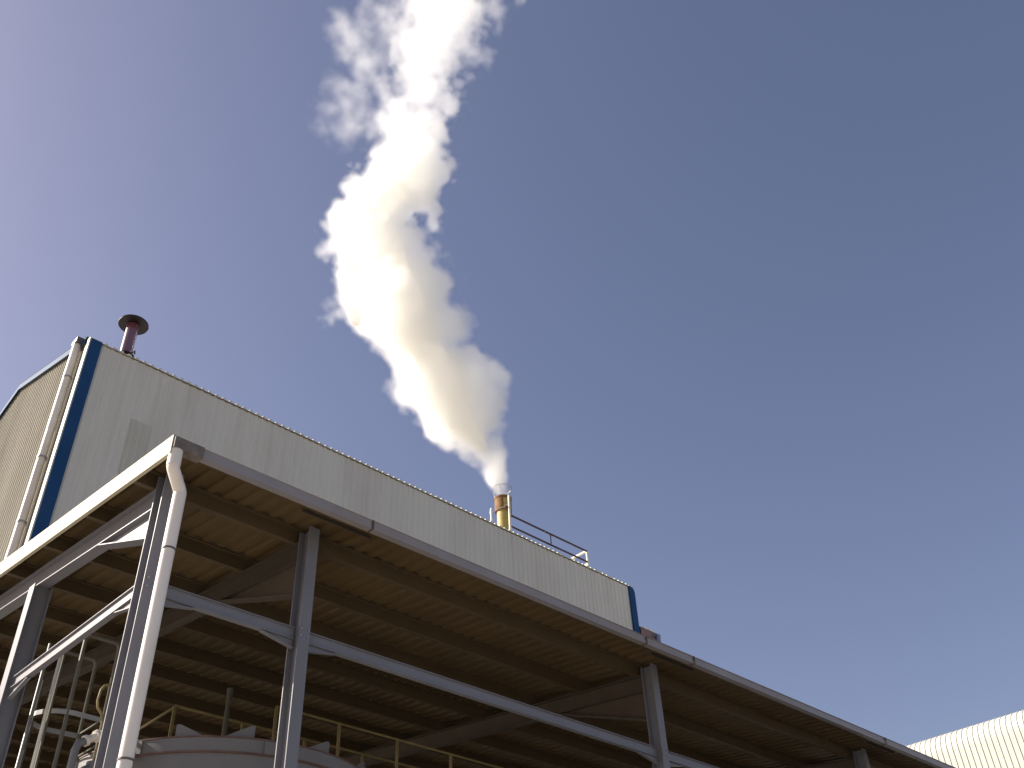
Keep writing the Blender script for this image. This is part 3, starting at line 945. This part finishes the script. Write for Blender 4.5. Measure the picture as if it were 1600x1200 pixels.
def volume_tree(name, lo, hi, vox, amp, band, dens, bias, nscale, fine, fray, thin_top):
    ng = bpy.data.node_groups.new(name, "GeometryNodeTree")
    ng.interface.new_socket("Geometry", in_out="INPUT", socket_type="NodeSocketGeometry")
    ng.interface.new_socket("Geometry", in_out="OUTPUT", socket_type="NodeSocketGeometry")
    N, L = ng.nodes, ng.links
    gi, go = N.new("NodeGroupInput"), N.new("NodeGroupOutput")
    vc = N.new("GeometryNodeVolumeCube")
    vc.inputs["Min"].default_value = lo; vc.inputs["Max"].default_value = hi
    for k, ax in enumerate("XYZ"):
        vc.inputs["Resolution " + ax].default_value = int((hi[k] - lo[k]) / vox)
    pos = N.new("GeometryNodeInputPosition")
    # domain warp for curling edges
    def noise(scale, detail, vec, rough=0.6, color=False):
        t = N.new("ShaderNodeTexNoise"); t.inputs["Scale"].default_value = scale; t.inputs["Detail"].default_value = detail
        t.inputs["Roughness"].default_value = rough
        L.new(vec, t.inputs["Vector"])
        return t.outputs["Color" if color else "Fac"]
    def math_(op, a, b=None, clamp=False):
        m = N.new("ShaderNodeMath"); m.operation = op; m.use_clamp = clamp
        for i, v in enumerate((a, b)):
            if v is None: continue
            if isinstance(v, (int, float)): m.inputs[i].default_value = v
            else: L.new(v, m.inputs[i])
        return m.outputs[0]
    wv = N.new("ShaderNodeVectorMath"); wv.operation = "SUBTRACT"; wv.inputs[1].default_value = (0.5, 0.5, 0.5)
    L.new(noise(0.55, 2, pos.outputs[0], color=True), wv.inputs[0])
    ws = N.new("ShaderNodeVectorMath"); ws.operation = "MULTIPLY_ADD"
    L.new(wv.outputs[0], ws.inputs[0]); ws.inputs[1].default_value = (0.9, 0.9, 0.9)
    L.new(pos.outputs[0], ws.inputs[2])
    pr = N.new("GeometryNodeProximity"); pr.target_element = "FACES"
    L.new(gi.outputs[0], pr.inputs[0]); L.new(pos.outputs[0], pr.inputs["Source Position"] if "Source Position" in pr.inputs else pr.inputs["Sample Position"])
    ns = N.new("GeometryNodeSampleNearestSurface"); ns.data_type = "FLOAT_VECTOR"
    nrm = N.new("GeometryNodeInputNormal")
    L.new(gi.outputs[0], ns.inputs["Mesh"])
    L.new(nrm.outputs[0], ns.inputs["Value"]); L.new(pos.outputs[0], ns.inputs["Sample Position"])
    df = N.new("ShaderNodeVectorMath"); df.operation = "SUBTRACT"
    L.new(pos.outputs[0], df.inputs[0]); L.new(pr.outputs["Position"], df.inputs[1])
    dt = N.new("ShaderNodeVectorMath"); dt.operation = "DOT_PRODUCT"
    L.new(df.outputs[0], dt.inputs[0]); L.new(ns.outputs["Value"], dt.inputs[1])
    sg = math_("SIGN", dt.outputs["Value"])
    sdf = math_("MULTIPLY", pr.outputs["Distance"], sg)
    # turbulence grows with height above the mouth
    sep = N.new("ShaderNodeSeparateXYZ"); L.new(pos.outputs[0], sep.inputs[0])
    mrn = N.new("ShaderNodeMapRange"); L.new(sep.outputs[2], mrn.inputs[0])
    mrn.inputs[1].default_value = 25.0; mrn.inputs[2].default_value = 34.0; mrn.inputs[3].default_value = 0.22; mrn.inputs[4].default_value = 1.0
    n1 = math_("SUBTRACT", noise(nscale, 6, ws.outputs[0], 0.62), 0.5)
    n1 = math_("MULTIPLY", math_("MULTIPLY", n1, amp), mrn.outputs[0])
    # the plume thins and frays towards the top of the picture
    mrt = N.new("ShaderNodeMapRange"); L.new(sep.outputs[2], mrt.inputs[0]); mrt.interpolation_type = "SMOOTHSTEP"
    mrt.inputs[1].default_value = 40.0; mrt.inputs[2].default_value = 51.0; mrt.inputs[3].default_value = 0.0; mrt.inputs[4].default_value = 1.0
    # rounded billows in three sizes
    def billow(scale, amount):
        v = N.new("ShaderNodeTexVoronoi"); v.feature = "SMOOTH_F1" if scale < 1 else "F1"; v.inputs["Scale"].default_value = scale
        if scale < 1: v.inputs["Smoothness"].default_value = 0.25
        L.new(ws.outputs[0], v.inputs["Vector"])
        return math_("MULTIPLY", math_("SUBTRACT", 0.48, v.outputs["Distance"]), amount)
    n2 = math_("ADD", math_("ADD", billow(0.55, 0.85), billow(1.15, 0.75)), billow(2.5, 0.34))
    n2 = math_("MULTIPLY", math_("MULTIPLY", n2, fine), mrn.outputs[0])
    n1 = math_("ADD", n1, n2)
    n1 = math_("MULTIPLY", n1, math_("ADD", math_("MULTIPLY", mrt.outputs[0], fray), 1.0))
    bb = math_("MULTIPLY", mrn.outputs[0], band)
    e = math_("SUBTRACT", math_("ADD", n1, math_("MULTIPLY", mrn.outputs[0], bias)), sdf)
    dcl = math_("DIVIDE", e, bb, True)
    dcl = math_("POWER", dcl, 1.3)
    # lumps of thicker and thinner steam inside
    lump = N.new("ShaderNodeMapRange"); L.new(noise(1.0, 4, ws.outputs[0], 0.62), lump.inputs[0])
    lump.inputs[1].default_value = 0.36; lump.inputs[2].default_value = 0.64; lump.inputs[3].default_value = 0.35; lump.inputs[4].default_value = 1.6
    dcl = math_("MULTIPLY", dcl, lump.outputs[0])
    thin = math_("SUBTRACT", 1.0, math_("MULTIPLY", mrt.outputs[0], thin_top))
    mrb = N.new("ShaderNodeMapRange"); L.new(sep.outputs[2], mrb.inputs[0])
    mrb.inputs[1].default_value = 25.0; mrb.inputs[2].default_value = 29.0; mrb.inputs[3].default_value = 2.2; mrb.inputs[4].default_value = 1.0
    thin = math_("MULTIPLY", thin, mrb.outputs[0])
    dn = math_("MULTIPLY", math_("MULTIPLY", dcl, dens), thin)
    L.new(dn, vc.inputs["Density"])
    sm_ = N.new("GeometryNodeSetMaterial"); sm_.inputs["Material"].default_value = SMOKE
    L.new(vc.outputs[0], sm_.inputs[0]); L.new(sm_.outputs[0], go.inputs[0])
    return ng

SMOKE = bpy.data.materials.new("steam")
SMOKE.use_nodes = True
_n, _l = SMOKE.node_tree.nodes, SMOKE.node_tree.links
_n.clear()
_o = _n.new("ShaderNodeOutputMaterial"); _p = _n.new("ShaderNodeVolumePrincipled")
_l.new(_p.outputs[0], _o.inputs["Volume"])
_p.inputs["Color"].default_value = (1.0, 0.998, 0.988, 1)
_p.inputs["Density"].default_value = 1.0
_p.inputs["Density Attribute"].default_value = "density"
_p.inputs["Anisotropy"].default_value = 0.78

CORE = bpy.data.materials.new("dense_steam")
CORE.use_nodes = True
_n, _l = CORE.node_tree.nodes, CORE.node_tree.links
_n.clear()
_o = _n.new("ShaderNodeOutputMaterial"); _a = _n.new("ShaderNodeBsdfDiffuse"); _b = _n.new("ShaderNodeBsdfTranslucent"); _m = _n.new("ShaderNodeMixShader")
for q in (_a, _b): q.inputs["Color"].default_value = (0.98, 0.975, 0.965, 1)
_m.inputs[0].default_value = 0.85
_l.new(_a.outputs[0], _m.inputs[1]); _l.new(_b.outputs[0], _m.inputs[2]); _l.new(_m.outputs[0], _o.inputs["Surface"])

pl_me = puff_mesh("smoke_plume", core, 0.22)
pl_me.materials.clear(); pl_me.materials.append(CORE)
plume = bpy.data.objects.new("smoke_plume", pl_me); COL.objects.link(plume)
plume["label"] = "billowing white steam plume rising from the rusty smokestack into the blue sky"
plume["category"] = "smoke plume"

def vapour(name, pf, voxel, vox, pad, **kw):
    me = puff_mesh(name, pf, voxel)
    ob = bpy.data.objects.new(name, me); COL.objects.link(ob); ob.parent = plume; ob["kind"] = "stuff"
    me.materials.clear(); me.materials.append(SMOKE)
    P_ = np.array([p[:3] for p in pf]); R_ = np.array([p[3] for p in pf])[:, None]
    lo = (P_ - R_).min(0) - pad; hi = (P_ + R_).max(0) + pad
    md = ob.modifiers.new("vapour", "NODES")
    md.node_group = volume_tree(name, tuple(lo), tuple(hi), vox, **kw)
    return ob
vapour("vapour", puffs, 0.18, 0.125, 0.8, amp=1.2, band=0.55, dens=3.1, bias=-0.02, nscale=0.7, fine=1.0, fray=1.0, thin_top=0.82)
vapour("wisp", wpuffs, 0.2, 0.17, 1.7, amp=3.8, band=1.5, dens=1.15, bias=0.14, nscale=0.55, fine=0.7, fray=0.0, thin_top=0.0)
